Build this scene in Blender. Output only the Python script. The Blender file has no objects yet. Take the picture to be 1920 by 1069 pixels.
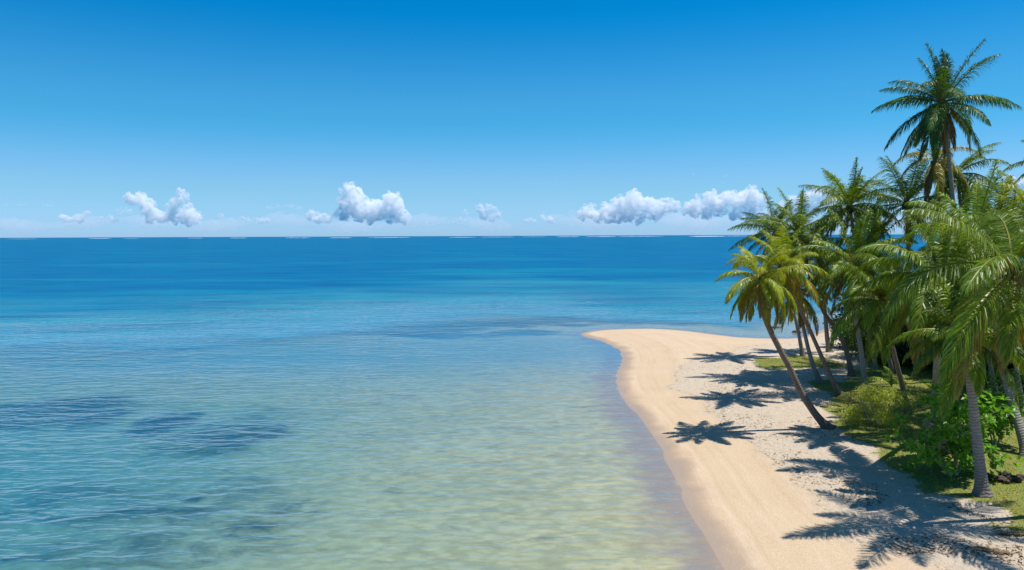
import bpy, math, random
import numpy as np
from mathutils import Matrix, Vector

SC = bpy.context.scene
COL = SC.collection
R = math.radians

# ------------------------------------------------------------------ camera
CAM_H = 12.0
FPX = 1400.0                      # focal length in pixels of the 1920-wide photograph
cam_d = bpy.data.cameras.new('camera')
cam = bpy.data.objects.new('camera', cam_d); COL.objects.link(cam)
cam_d.sensor_width = 36.0
cam_d.lens = 36.0 * FPX / 1920.0
cam_d.clip_start = 0.5
cam_d.clip_end = 120000.0
cam.matrix_world = (Matrix.Translation((0, 0, CAM_H)) @ Matrix.Rotation(R(90 - 3.78), 4, 'X')
                    @ Matrix.Rotation(R(-0.22), 4, 'Z'))
SC.camera = cam
CAM_M = cam.matrix_world.copy()

# ------------------------------------------------------------------ light
SUN_EL, SUN_AZ = 72.0, 90.0       # the sun stands high over the right-hand side
sun_d = bpy.data.lights.new('sun', 'SUN')
sun_d.energy = 4.2; sun_d.angle = R(0.5); sun_d.color = (1.0, 0.955, 0.88)
sun = bpy.data.objects.new('sun', sun_d); COL.objects.link(sun)
sun.rotation_euler = (R(2), R(90 - SUN_EL), 0)
w = bpy.data.worlds.new('World'); SC.world = w; w.use_nodes = True
nt = w.node_tree; nt.nodes.clear()
sky = nt.nodes.new('ShaderNodeTexSky'); sky.sky_type = 'NISHITA'; sky.sun_disc = False
sky.sun_elevation = R(SUN_EL); sky.sun_rotation = R(SUN_AZ)
sky.air_density = 1.0; sky.dust_density = 0.2; sky.ozone_density = 4.0; sky.altitude = 0
hs = nt.nodes.new('ShaderNodeHueSaturation'); hs.inputs['Saturation'].default_value = 1.0
hs.inputs['Hue'].default_value = 0.5
gm = nt.nodes.new('ShaderNodeGamma'); gm.inputs['Gamma'].default_value = 1.0
bg = nt.nodes.new('ShaderNodeBackground'); bg.inputs['Strength'].default_value = 0.15
wo = nt.nodes.new('ShaderNodeOutputWorld')
nt.links.new(sky.outputs[0], hs.inputs['Color'])
# the photograph's sky: clear tropical blue, deepening quickly with height
tcw = nt.nodes.new('ShaderNodeTexCoord'); sxw = nt.nodes.new('ShaderNodeSeparateXYZ'); nt.links.new(tcw.outputs['Generated'], sxw.inputs[0])
rmp = nt.nodes.new('ShaderNodeValToRGB'); nt.links.new(sxw.outputs[2], rmp.inputs[0])
cr_ = rmp.color_ramp; cr_.interpolation = 'EASE'
SKYT = [(0.0, (0.30, 0.52, 0.95)), (0.065, (0.29, 0.51, 0.72)), (0.155, (0.13, 0.505, 0.67)), (0.29, (0.002, 0.43, 0.67)), (0.6, (0.10, 0.36, 0.52)), (1.0, (0.2, 0.40, 0.52))]
for i_, (p_, c_) in enumerate(SKYT):
    e_ = cr_.elements[i_] if i_ < 2 else cr_.elements.new(p_)
    e_.position = p_; e_.color = (*c_, 1)
mw = nt.nodes.new('ShaderNodeMix'); mw.data_type = 'RGBA'; mw.blend_type = 'MULTIPLY'; mw.inputs[0].default_value = 1.0
nt.links.new(hs.outputs[0], mw.inputs[6]); nt.links.new(rmp.outputs[0], mw.inputs[7]); nt.links.new(mw.outputs[2], gm.inputs['Color'])
nt.links.new(gm.outputs[0], bg.inputs['Color']); nt.links.new(bg.outputs[0], wo.inputs['Surface'])

SC.view_settings.view_transform = 'Standard'; SC.view_settings.look = 'None'
SC.view_settings.exposure = 0.35; SC.view_settings.gamma = 1.0
SC.render.engine = 'CYCLES'
SC.cycles.max_bounces = 40; SC.cycles.transparent_max_bounces = 24
SC.cycles.sample_clamp_direct = 10.0; SC.cycles.volume_bounces = 40; SC.cycles.caustics_reflective = False; SC.cycles.caustics_refractive = False

# ------------------------------------------------------------------ helpers
def ray(px, py):
    d = CAM_M.to_3x3() @ Vector(((px - 960) / FPX, -(py - 534.5) / FPX, -1.0))
    return d
def at(px, py, Y):
    """the point of the sight line of a pixel at world distance Y"""
    d = ray(px, py); t = Y / d.y
    return Vector((0, 0, CAM_H)) + d * t
def on_plane(px, py, z=0.0):
    d = ray(px, py); t = (z - CAM_H) / d.z
    return Vector((0, 0, CAM_H)) + d * t

def tag(o, label=None, cat=None, group=None, kind=None):
    if label: o['label'] = label
    if cat: o['category'] = cat
    if group: o['group'] = group
    if kind: o['kind'] = kind
    return o
def empty(name, loc):
    o = bpy.data.objects.new(name, None); COL.objects.link(o); o.location = loc
    o.empty_display_size = 0.3
    return o
def mesh_obj(name, verts, faces, mat, parent=None, smooth=False, origin=None, attrs=None, cattrs=None):
    """one mesh object; verts in world coordinates, moved to the origin given"""
    v = np.asarray(verts, dtype=np.float64).reshape(-1, 3)
    org = np.array(origin if origin is not None else (0, 0, 0), dtype=np.float64)
    v = v - org
    me = bpy.data.meshes.new(name)
    me.from_pydata(v.tolist(), [], faces if isinstance(faces, list) else faces.tolist())
    if smooth: me.polygons.foreach_set('use_smooth', np.ones(len(me.polygons), dtype=bool))
    for k, a in (attrs or {}).items():
        at_ = me.attributes.new(k, 'FLOAT', 'POINT'); at_.data.foreach_set('value', np.asarray(a, dtype=np.float32))
    for k, a in (cattrs or {}).items():
        at_ = me.attributes.new(k, 'FLOAT_COLOR', 'POINT')
        c = np.ones((len(v), 4), dtype=np.float32); c[:, :3] = a
        at_.data.foreach_set('color', c.ravel())
    me.update()
    if mat: me.materials.append(mat)
    o = bpy.data.objects.new(name, me); COL.objects.link(o)
    if parent is not None:
        o.parent = parent
        po = Vector((0, 0, 0)); p = parent
        while p is not None: po += p.location; p = p.parent
        o.location = Vector(org) - po
    else:
        o.location = org
    return o

def smooth01(x, a, b):
    t = np.clip((x - a) / (b - a), 0, 1); return t * t * (3 - 2 * t)

# value noise in numpy (for terrain and placing things)
_rs = np.random.RandomState(7); _T = _rs.rand(256, 256)
def vnoise(x, y):
    xi = np.floor(x).astype(int); yi = np.floor(y).astype(int)
    fx = x - xi; fy = y - yi; fx = fx * fx * (3 - 2 * fx); fy = fy * fy * (3 - 2 * fy)
    a = _T[xi % 256, yi % 256]; b = _T[(xi + 1) % 256, yi % 256]
    c = _T[xi % 256, (yi + 1) % 256]; d = _T[(xi + 1) % 256, (yi + 1) % 256]
    return (a * (1 - fx) + b * fx) * (1 - fy) + (c * (1 - fx) + d * fx) * fy
def fbm(x, y, o=4):
    s = 0; a = 0.5
    for i in range(o):
        s = s + a * vnoise(x * 2 ** i + 17.3 * i, y * 2 ** i + 9.1 * i); a *= 0.5
    return s / (1 - 0.5 ** o)

# ------------------------------------------------------------------ material helpers
class NT:
    def __init__(s, name):
        s.m = bpy.data.materials.new(name); s.m.use_nodes = True
        s.t = s.m.node_tree; s.t.nodes.clear()
        s.out = s.t.nodes.new('ShaderNodeOutputMaterial')
    def n(s, typ, **kw):
        nd = s.t.nodes.new(typ)
        for k, v in kw.items():
            if k in nd.inputs: s.set(nd.inputs[k], v)
            else: setattr(nd, k, v)
        return nd
    def set(s, inp, v):
        if isinstance(v, bpy.types.NodeSocket): s.t.links.new(v, inp)
        else:
            if hasattr(inp.default_value, '__len__') and not hasattr(v, '__len__'): v = (v,) * len(inp.default_value)
            if hasattr(inp.default_value, '__len__') and len(inp.default_value) == 4 and len(v) == 3: v = (*v, 1)
            inp.default_value = v
    def attr(s, name, col=False):
        a = s.n('ShaderNodeAttribute', attribute_name=name); return a.outputs['Color' if col else 'Fac']
    def math(s, op, a, b=0.0, c=0.0, clamp=False):
        nd = s.t.nodes.new('ShaderNodeMath'); nd.operation = op; nd.use_clamp = clamp
        s.set(nd.inputs[0], a); s.set(nd.inputs[1], b); s.set(nd.inputs[2], c); return nd.outputs[0]
    def mix(s, f, a, b, typ='MIX'):
        nd = s.t.nodes.new('ShaderNodeMix'); nd.data_type = 'RGBA'; nd.blend_type = typ
        s.set(nd.inputs[0], f); s.set(nd.inputs[6], a); s.set(nd.inputs[7], b); return nd.outputs[2]
    def maprange(s, v, a, b, c=0.0, d=1.0, smooth=True):
        nd = s.t.nodes.new('ShaderNodeMapRange'); nd.interpolation_type = 'SMOOTHSTEP' if smooth else 'LINEAR'
        for i, x in enumerate((v, a, b, c, d)): s.set(nd.inputs[i], x)
        return nd.outputs[0]
    def pos(s, scale=(1, 1, 1), rot=(0, 0, 0), loc=(0, 0, 0), kind='Position'):
        if kind == 'Position': src = s.n('ShaderNodeNewGeometry').outputs['Position']
        else: src = s.n('ShaderNodeTexCoord').outputs['Object']
        mp = s.n('ShaderNodeMapping'); s.t.links.new(src, mp.inputs[0])
        mp.inputs['Scale'].default_value = scale; mp.inputs['Rotation'].default_value = rot; mp.inputs['Location'].default_value = loc
        return mp.outputs[0]
    def noise(s, vec, scale=1.0, detail=4, rough=0.5, dist=0.0):
        nd = s.n('ShaderNodeTexNoise'); s.t.links.new(vec, nd.inputs['Vector'])
        nd.inputs['Scale'].default_value = scale; nd.inputs['Detail'].default_value = detail
        nd.inputs['Roughness'].default_value = rough; nd.inputs['Distortion'].default_value = dist
        return nd.outputs['Fac']
    def bump(s, h, strength=1.0, dist=0.05, normal=None):
        nd = s.n('ShaderNodeBump'); s.set(nd.inputs['Height'], h); s.set(nd.inputs['Strength'], strength); s.set(nd.inputs['Distance'], dist)
        if normal is not None: s.t.links.new(normal, nd.inputs['Normal'])
        return nd.outputs[0]
    def surf(s, x): s.t.links.new(x, s.out.inputs['Surface']); return s.m

# ------------------------------------------------------------------ shoreline and terrain
SHORE_PX = [(1480,1500),(1420,1210),(1388,1120),(1357,1065),(1329,1003),(1305,970),(1281,922),(1269,889),(1255,865),(1233,827),
            (1210,793),(1186,765),(1167,739),(1160,722),(1158,703),(1165,686),(1169,672),(1160,655),(1130,640),(1095,630),
            (1093,625),(1118,620),(1160,617.5),(1220,616.5),(1280,620),(1330,626),(1370,631),(1400,633.5),(1470,635),(1510,631),(1540,620),
            (1565,608),(1600,598),(1700,590),(1850,580)]
_s = [on_plane(*p) for p in SHORE_PX]
SHORE = [(0.9 * _s[0].x, 2.0)] + [(p.x, p.y) for p in _s] + [(420, 260), (900, 300)]
POLY = SHORE + [(900, -400), (6, -400)]
def catmull(pts, n=6):
    P = [np.array(p, float) for p in pts]; P = [2 * P[0] - P[1]] + P + [2 * P[-1] - P[-2]]; out = []
    for i in range(1, len(P) - 2):
        for k in range(n):
            t = k / n
            out.append(0.5 * ((2 * P[i]) + (P[i+1] - P[i-1]) * t + (2*P[i-1] - 5*P[i] + 4*P[i+1] - P[i+2]) * t*t + (-P[i-1] + 3*P[i] - 3*P[i+1] + P[i+2]) * t**3))
    out.append(P[-2]); return np.array(out)
SH = catmull(SHORE[1:-2], 3); SH = np.vstack([SHORE[0], SH, SHORE[-2:]])
PG = np.vstack([SH, [(900, -400), (6, -400)]])
def inside(poly, x, y):
    c = np.zeros(x.shape, bool); n = len(poly); j = n - 1
    for i in range(n):
        xi, yi = poly[i]; xj, yj = poly[j]
        if yi != yj:
            c ^= ((yi > y) != (yj > y)) & (x < (xj - xi) * (y - yi) / (yj - yi) + xi)
        j = i
    return c
def dist_line(pl, x, y, closed=False):
    d = np.full(x.shape, 1e18)
    n = len(pl)
    for i in range(n if closed else n - 1):
        ax, ay = pl[i]; bx, by = pl[(i + 1) % n]; ex, ey = bx - ax, by - ay
        t = np.clip(((x - ax) * ex + (y - ay) * ey) / (ex * ex + ey * ey + 1e-12), 0, 1)
        d = np.minimum(d, (x - ax - t * ex) ** 2 + (y - ay - t * ey) ** 2)
    return np.sqrt(d)
def sdist(x, y):
    x = np.asarray(x, float); y = np.asarray(y, float)
    return np.where(inside(PG, x, y), 1, -1) * dist_line(SH, x, y)
SHELF_X = [-400, -120, -58, -37, -19, 3, 10, 17, 25, 33, 45, 80, 400]
SHELF_Y = [62, 77, 89, 98, 110, 115, 109, 98, 87, 89, 90, 130, 250]
def depth_of(x, y, s):
    a = np.maximum(-s, 0)
    ys = np.interp(x, SHELF_X, SHELF_Y)
    t = y - ys + (20 * (fbm(x * 0.035 + 9, y * 0.06 + 2, 4) - 0.5) + 16 * (fbm(x * 0.11 + 3, y * 0.22 + 7, 4) - 0.5)) * (1 - 0.85 * smooth01(x, 4, 18))
    inner = 1.25 * (1 - np.exp(-a / 30.0)) * (0.70 + 0.55 * smooth01(x, 8, -55) + 0.85 * smooth01(x, -4, -24) * smooth01(y, 58, 34))
    n = fbm(x * 0.03 + 5, y * 0.05 + 3, 3) - 0.5
    outer = inner + 2.3 * smooth01(t, -8, 40) + 1.2 * n * smooth01(t, 5, 30) + 3.2 * smooth01(t, 30, 220) + 5 * smooth01(t, 150, 900)
    outer = np.minimum(outer, (0.25 + 0.5 * smooth01(x, 8, 20)) * a + 0.02)
    k = smooth01(t, -10, 2)
    d = inner * (1 - k) + np.maximum(outer, 0.02) * k
    d = d + 0.10 * (fbm(x * 0.12, y * 0.12 + 50) - 0.5) * smooth01(a, 3, 12)
    global OUTER
    OUTER = smooth01(t, -30, 8)
    return np.maximum(np.minimum(d, 0.035 * a + 0.16 * a * smooth01(a, 4, 30) + 0.0), 0.0)
def land_of(x, y, s):
    a = np.maximum(s, 0)
    return 0.85 * (1 - np.exp(-a / 9.0)) + (0.16 * (fbm(x * 0.22 + 31, y * 0.22) - 0.5) + 0.05 * (fbm(x * 1.1, y * 1.1, 3) - 0.5)) * smooth01(a, 5, 12)
def gz(x, y):
    x = np.atleast_1d(np.asarray(x, float)); y = np.atleast_1d(np.asarray(y, float))
    s = sdist(x, y); return np.where(s > 0, land_of(x, y, s), -depth_of(x, y, s))
def ground(px, py):
    z = 0.0
    for _ in range(6):
        p = on_plane(px, py, z); z = float(gz(p.x, p.y)[0])
    return on_plane(px, py, z)

def axis(lo, hi, step, far, g=1.25):
    a = list(np.arange(lo, hi + 1e-6, step)); st = step
    v = a[-1]
    while v < far: st *= g; v += st; a.append(v)
    st = step; v = a[0]
    while v > -far: st *= g; v -= st; a.insert(0, v)
    return np.array(a)
XS = axis(-34, 44, 0.4, 60000); YS = axis(22, 112, 0.4, 60000)
YS = YS[YS > -3000]
GX, GY = np.meshgrid(XS, YS); GX = GX.ravel(); GY = GY.ravel()
NX, NY = len(XS), len(YS)
_i = np.arange(NX - 1)[None, :] + np.arange(NY - 1)[:, None] * NX; _i = _i.ravel()
GRID_F = np.stack([_i, _i + 1, _i + 1 + NX, _i + NX], 1)
S_ = sdist(GX, GY); D_ = depth_of(GX, GY, S_); OUT_ = OUTER.copy()
D_ = np.where(S_ > 0, 0, D_)
# keep the far land low so that it stays below the crowns
# seen at this low angle refraction lifts the bed to about a third of its true depth
Z_ = np.where(S_ > 0, land_of(GX, GY, S_), -np.minimum(D_ * 0.35, 0.5))

GRASS_PX = [(1545,748),(1562,775),(1585,812),(1625,835),(1690,885),(1740,910),(1800,935),(1850,948),(1890,975),(1925,990),(2200,1020),
            (2600,900),(2600,640),(1700,640),(1640,668),(1600,700),(1590,722)]
GP = [tuple(on_plane(x, y, 0.8)[:2]) for x, y in GRASS_PX]
PATCH = [((1470, 679), (62, 10)), ((1530, 677), (60, 14)), ((1445, 674), (34, 7)), ((1590, 735), (50, 24)), ((1560, 720), (40, 14))]
def grass_mask(x, y):
    x = np.asarray(x, float); y = np.asarray(y, float)
    d = np.where(inside(GP, x, y), 1, -1) * dist_line(GP, x, y, True)
    g = smooth01(d + 3.0 * (fbm(x * 0.5 + 3, y * 0.5) - 0.5), -0.9, 1.1)
    for (cx, cy), (rx, ry) in PATCH:
        c = on_plane(cx, cy, 0.8); e = on_plane(cx + rx, cy, 0.8); n = on_plane(cx, cy - ry, 0.8)
        q = ((x - c.x) / (e.x - c.x)) ** 2 + ((y - c.y) / (n.y - c.y)) ** 2
        g = np.maximum(g, smooth01(1.2 - q + 1.2 * (fbm(x * 0.6, y * 0.6 + 8) - 0.5), 0.0, 0.9) * 0.85)
    return g
near = (np.abs(GX) < 140) & (GY > 0) & (GY < 260) & (S_ > 1)
G_ = np.zeros_like(GX); G_[near] = grass_mask(GX[near], GY[near]); G_[(S_ > 40) & ~near] = 1
DRY_PX = [(1900,1100),(1790,1069),(1620,1000),(1560,950),(1480,880),(1420,830),(1360,790),(1330,760),(1300,735),(1262,715),(1262,690),(1300,672),(1380,655),(1440,643),(1500,637),(1560,618),(1650,600)]
DL = [tuple(on_plane(x, y, 0.6)[:2]) for x, y in DRY_PX]
DP = DL + [(60, 100), (200, 60), (200, 0), (30, 10)]
near2 = near & (GY < 130)
DRY = np.zeros_like(GX)
DRY[near2] = smooth01(np.where(inside(DP, GX[near2], GY[near2]), 1, -1) * dist_line(DL, GX[near2], GY[near2]) + 2.2 * (fbm(GX[near2] * 0.7, GY[near2] * 0.7) - 0.5), -0.9, 0.9)
WEEDS = [((70, 765), (125, 26), 1.0), ((315, 783), (46, 17), 0.95), ((415, 808), (95, 24), 0.75), ((530, 775), (80, 12), 0.35), ((470, 790), (50, 15), 0.45),
         ((120, 985), (330, 80), 0.42), ((362, 925), (16, 4), 0.9), ((330, 925), (10, 3), 0.6), ((690, 618), (65, 3.5), 1.25),
         ((800, 612), (110, 9), 1.25), ((930, 604), (150, 7), 1.25), ((985, 622), (60, 5), 1.25), ((860, 628), (70, 3.5), 1.25), ((1060, 597), (90, 7), 1.25), ((1230, 600), (110, 7), 0.8)]
W_ = np.zeros_like(GX); wm = (S_ < -0.5) & (GY > 0) & (GY < 200) & (np.abs(GX) < 160)
for (cx, cy), (rx, ry), k in WEEDS:
    c = on_plane(cx, cy); e = on_plane(cx + rx, cy); n = on_plane(cx, cy - ry)
    q = ((GX[wm] - c.x) / (e.x - c.x)) ** 2 + ((GY[wm] - c.y) / (n.y - c.y)) ** 2
    W_[wm] = np.maximum(W_[wm], k * smooth01(2.0 - q * 0.75 + 2.4 * (fbm(GX[wm] * 0.22, GY[wm] * 0.3 + 4, 5) - 0.5), 0.0, 2.0))

def mat_ground():
    m = NT('sand_and_lawn')
    s = m.attr('shore'); g = m.attr('grass'); dry = m.attr('dry'); weed = m.attr('weed')
    p = m.pos()
    n1 = m.noise(p, 0.35, 5, 0.6); n2 = m.noise(p, 3.0, 6, 0.7); n3 = m.noise(p, 14.0, 3, 0.6)
    smoothc = m.mix(n1, (0.53, 0.385, 0.25), (0.605, 0.465, 0.315))
    dryc = m.mix(n2, (0.45, 0.36, 0.265), (0.70, 0.59, 0.46))
    sand = m.mix(dry, smoothc, dryc)
    grain = m.maprange(n3, 0.3, 0.7, 0.88, 1.08)
    gc = m.n('ShaderNodeCombineColor'); [m.set(gc.inputs[i], grain) for i in range(3)]
    sand = m.mix(1.0, sand, gc.outputs[0], 'MULTIPLY')
    # wrack and fallen bits on the dry upper beach
    v = m.n('ShaderNodeTexVoronoi'); m.t.links.new(m.pos((2.2, 2.2, 2.2)), v.inputs['Vector']); v.inputs['Scale'].default_value = 1.0
    sp = m.maprange(v.outputs['Distance'], 0.10, 0.16, 1.0, 0.0)
    spm = m.math('MULTIPLY', sp, m.maprange(m.noise(p, 0.9, 3), 0.5, 0.62))
    spm = m.math('MULTIPLY', spm, dry)
    sand = m.mix(m.math('MULTIPLY', spm, 0.75), sand, (0.16, 0.11, 0.07))
    # faint tide lines that follow the shore, and the wrack line at the edge of the dry sand
    cv = m.n('ShaderNodeCombineXYZ'); m.set(cv.inputs[0], m.math('MULTIPLY', s, 1.6)); m.set(cv.inputs[1], m.math('MULTIPLY', m.noise(p, 0.12, 3), 3.0))
    tl = m.noise(cv.outputs[0], 1.0, 5, 0.6)
    sand = m.mix(m.math('MULTIPLY', m.maprange(tl, 0.5, 0.68), m.math('MULTIPLY', m.math('SUBTRACT', 1.0, dry), 0.30)), sand, (0.66, 0.55, 0.42))
    sand = m.mix(m.math('MULTIPLY', m.maprange(tl, 0.46, 0.34), m.math('MULTIPLY', m.math('SUBTRACT', 1.0, dry), 0.22)), sand, (0.40, 0.28, 0.17))
    wl = m.math('MULTIPLY', m.maprange(m.math('ABSOLUTE', m.math('SUBTRACT', dry, 0.5)), 0.0, 0.22, 1.0, 0.0), m.maprange(m.noise(p, 4.5, 4), 0.5, 0.62))
    sand = m.mix(m.math('MULTIPLY', wl, 0.6), sand, (0.13, 0.09, 0.06))
    # wet sand by the waterline
    wn = m.noise(p, 0.5, 4)
    edge = m.math('ADD', s, m.maprange(wn, 0.3, 0.7, -0.35, 0.35, False))
    wet = m.maprange(edge, 0.3, 1.4, 1.0, 0.0)
    sand = m.mix(m.math('MULTIPLY', wet, 0.8), sand, (0.33, 0.25, 0.19))
    gcol = m.mix(m.noise(p, 1.1, 5, 0.65), (0.26, 0.25, 0.06), (0.16, 0.225, 0.03))
    gcol = m.mix(m.maprange(m.noise(p, 5.5, 4), 0.45, 0.75), gcol, (0.30, 0.25, 0.11))
    gm_ = m.math('ADD', g, m.maprange(n2, 0.25, 0.75, -0.42, 0.42, False))
    gf = m.maprange(gm_, 0.35, 0.65)
    col = m.mix(gf, sand, gcol)
    # under water: pale sand, weed beds and coral rubble, plus a caustic-like light dapple painted into the colour
    uw = m.maprange(s, -0.6, 0.0, 1.0, 0.0)
    bed = m.mix(m.math('ADD', m.math('MULTIPLY', m.noise(p, 0.16, 4, 0.6), 0.55), m.math('MULTIPLY', m.maprange(m.noise(m.pos((0.5, 1.3, 1), rot=(0, 0, R(-12))), 1.1, 5, 0.7, 0.5), 0.3, 0.7, 0, 1, False), 0.5)), (0.34, 0.335, 0.185), (0.64, 0.60, 0.37))
    wf = m.maprange(m.math('ADD', weed, m.maprange(m.noise(m.pos((0.6, 1.2, 1)), 0.45, 7, 0.72, 0.6), 0.25, 0.75, -0.6, 0.6, False)), 0.05, 0.85)
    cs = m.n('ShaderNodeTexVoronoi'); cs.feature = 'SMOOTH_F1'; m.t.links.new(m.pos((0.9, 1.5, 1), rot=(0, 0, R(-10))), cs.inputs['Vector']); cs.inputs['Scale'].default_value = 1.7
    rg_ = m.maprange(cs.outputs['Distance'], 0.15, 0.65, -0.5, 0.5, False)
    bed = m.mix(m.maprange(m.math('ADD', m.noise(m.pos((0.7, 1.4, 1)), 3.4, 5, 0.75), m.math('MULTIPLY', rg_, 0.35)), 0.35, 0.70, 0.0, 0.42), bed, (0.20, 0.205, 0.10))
    bed = m.mix(m.math('MULTIPLY', wf, 0.95), bed, (0.015, 0.03, 0.035))
    bed = m.mix(m.maprange(m.math('ADD', s, m.maprange(wn, 0.3, 0.7, -0.9, 0.9, False)), -3.0, -0.8, 0.0, 0.85), bed, (0.30, 0.245, 0.215))
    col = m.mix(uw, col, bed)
    bs = m.n('ShaderNodeBsdfPrincipled'); m.set(bs.inputs['Base Color'], col)
    m.set(bs.inputs['Roughness'], m.maprange(edge, 0.0, 0.7, 0.35, 0.9)); bs.inputs['Specular IOR Level'].default_value = 0.25
    # foot marks and lumps on dry sand, ripples elsewhere
    h = m.math('ADD', m.math('MULTIPLY', m.noise(p, 2.6, 6, 0.65), m.maprange(dry, 0, 1, 0.12, 1.0, False)), m.math('MULTIPLY', n3, 0.15))
    nb = m.bump(h, 1.0, 0.24)
    m.t.links.new(nb, bs.inputs['Normal'])
    return m.surf(bs.outputs[0])
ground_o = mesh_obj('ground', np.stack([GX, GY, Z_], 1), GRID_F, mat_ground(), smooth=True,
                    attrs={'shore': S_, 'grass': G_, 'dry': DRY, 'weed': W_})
tag(ground_o, kind='structure')

def mat_water():
    m = NT('sea_water')
    d = m.attr('depth'); 
    # wavelets: crests run nearly across the view, tilting slightly
    warp = m.pos((1, 1, 1))
    h0 = m.noise(m.pos((0.35, 1.0, 1), rot=(0, 0, R(4))), 0.33, 2, 0.45, 0.4)
    h1 = m.noise(m.pos((0.36, 1.0, 1), rot=(0, 0, R(-7))), 1.1, 2, 0.5, 0.7)
    h2 = m.noise(m.pos((0.42, 1.0, 1), rot=(0, 0, R(10))), 2.1, 2, 0.5, 0.5)
    h3 = m.noise(m.pos((0.8, 1.0, 1), rot=(0, 0, R(-2))), 6.0, 2, 0.5)
    h4 = m.noise(m.pos((0.25, 1.0, 1), rot=(0, 0, R(3))), 0.12, 3, 0.5)
    gust = m.maprange(m.noise(m.pos((0.5, 1.0, 1)), 0.045, 4, 0.6), 0.35, 0.65, 0.55, 1.25)
    amp = m.math('MULTIPLY', m.maprange(d, 0.02, 1.4, 0.35, 1.0), m.math('MULTIPLY', gust, m.maprange(m.attr('calm'), 0, 1, 1.0, 0.30, False)))
    h = m.math('ADD', m.math('MULTIPLY', h1, 1.0), m.math('MULTIPLY', h2, 0.34))
    h = m.math('ADD', h, m.math('MULTIPLY', h3, 0.05))
    h = m.math('ADD', h, m.math('MULTIPLY', h0, 0.6))
    h = m.math('MULTIPLY', h, amp)
    h = m.math('ADD', h, m.math('MULTIPLY', m.math('MULTIPLY', h4, 5.0), m.maprange(d, 1.5, 4.0)))
    nb = m.bump(h, 1.0, 0.34)
    # what the eye sees through the surface: tinted sea bed near the shore, the water's own colour where deep
    def tint(k): return m.math('EXPONENT', m.math('MULTIPLY', d, -k))
    tc = m.n('ShaderNodeCombineColor'); m.set(tc.inputs[0], tint(0.62)); m.set(tc.inputs[1], tint(0.24)); m.set(tc.inputs[2], tint(0.10))
    tr = m.n('ShaderNodeBsdfTransparent'); m.set(tr.inputs[0], tc.outputs[0])
    big = m.noise(m.pos((0.35, 1.0, 1), rot=(0, 0, R(2))), 0.022, 5, 0.6, 0.3)  # broad streaks: changes of depth, and cloud shadows painted into the water colour
    mid = m.noise(m.pos((0.3, 1.0, 1)), 0.10, 5, 0.65)
    shallow = (0.006, 0.215, 0.305); deep = (0.0, 0.125, 0.275)
    df = m.math('ADD', m.maprange(d, 2.0, 5.5), m.maprange(big, 0.3, 0.7, -0.6, 0.6, False), clamp=True)
    body = m.mix(df, shallow, deep)
    body = m.mix(m.maprange(d, 1.3, 3.4), (0.02, 0.25, 0.36), body)
    body = m.mix(m.math('MULTIPLY', m.maprange(mid, 0.42, 0.68), 0.55), body, (0.0, 0.065, 0.20))
    body = m.mix(m.attr('outer'), (0.05, 0.33, 0.50), body)
    bd = m.n('ShaderNodeBsdfDiffuse'); m.set(bd.inputs[0], body); bd.inputs['Normal']
    ou = m.attr('outer')
    op = m.math('MAXIMUM', m.math('MULTIPLY', m.maprange(ou, 0.05, 0.7), m.maprange(d, 0.15, 0.8)), m.math('SUBTRACT', 1.0, m.math('EXPONENT', m.math('MULTIPLY', d, -0.17))))
    mx = m.n('ShaderNodeMixShader'); m.set(mx.inputs[0], op); m.t.links.new(tr.outputs[0], mx.inputs[1]); m.t.links.new(bd.outputs[0], mx.inputs[2])
    gl = m.n('ShaderNodeBsdfGlossy'); gl.inputs['Roughness'].default_value = 0.07; m.t.links.new(nb, gl.inputs['Normal'])
    fr = m.n('ShaderNodeFresnel'); fr.inputs['IOR'].default_value = 1.33; m.t.links.new(nb, fr.inputs['Normal'])
    # the choppy outer sea tilts its facets towards the viewer and mirrors less of the low sky
    ff = m.math('MINIMUM', 0.8, m.math('MULTIPLY', fr.outputs[0], m.maprange(m.math('MULTIPLY', d, m.maprange(ou, 0.0, 1.0, 0.35, 1.0)), 0.9, 4.5, m.maprange(m.attr('calm'), 0, 1, 1.5, 2.0, False), 0.15)))
    m2 = m.n('ShaderNodeMixShader'); m.set(m2.inputs[0], ff); m.t.links.new(mx.outputs[0], m2.inputs[1]); m.t.links.new(gl.outputs[0], m2.inputs[2])
    fo = m.math('MULTIPLY', m.maprange(m.math('ABSOLUTE', m.math('ADD', m.attr('shore'), 0.12)), 0.05, 0.22, 1.0, 0.0), m.maprange(m.noise(m.pos(), 0.35, 6, 0.7), 0.52, 0.66))
    fd = m.n('ShaderNodeBsdfDiffuse'); fd.inputs[0].default_value = (0.75, 0.75, 0.74, 1)
    m3 = m.n('ShaderNodeMixShader'); m.set(m3.inputs[0], m.math('MULTIPLY', fo, 0.12)); m.t.links.new(m2.outputs[0], m3.inputs[1]); m.t.links.new(fd.outputs[0], m3.inputs[2])
    return m.surf(m3.outputs[0])
water_o = mesh_obj('water', np.stack([GX, GY, np.zeros_like(GX)], 1), GRID_F, mat_water(), smooth=True, attrs={'depth': D_, 'shore': S_, 'outer': OUT_, 'calm': smooth01(GY, 54, 76) * (1 - 0.7 * smooth01(GY, 88, 97)) * (1 - OUT_) * smooth01(GX, -75, -30)})
tag(water_o, kind='structure')

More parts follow.
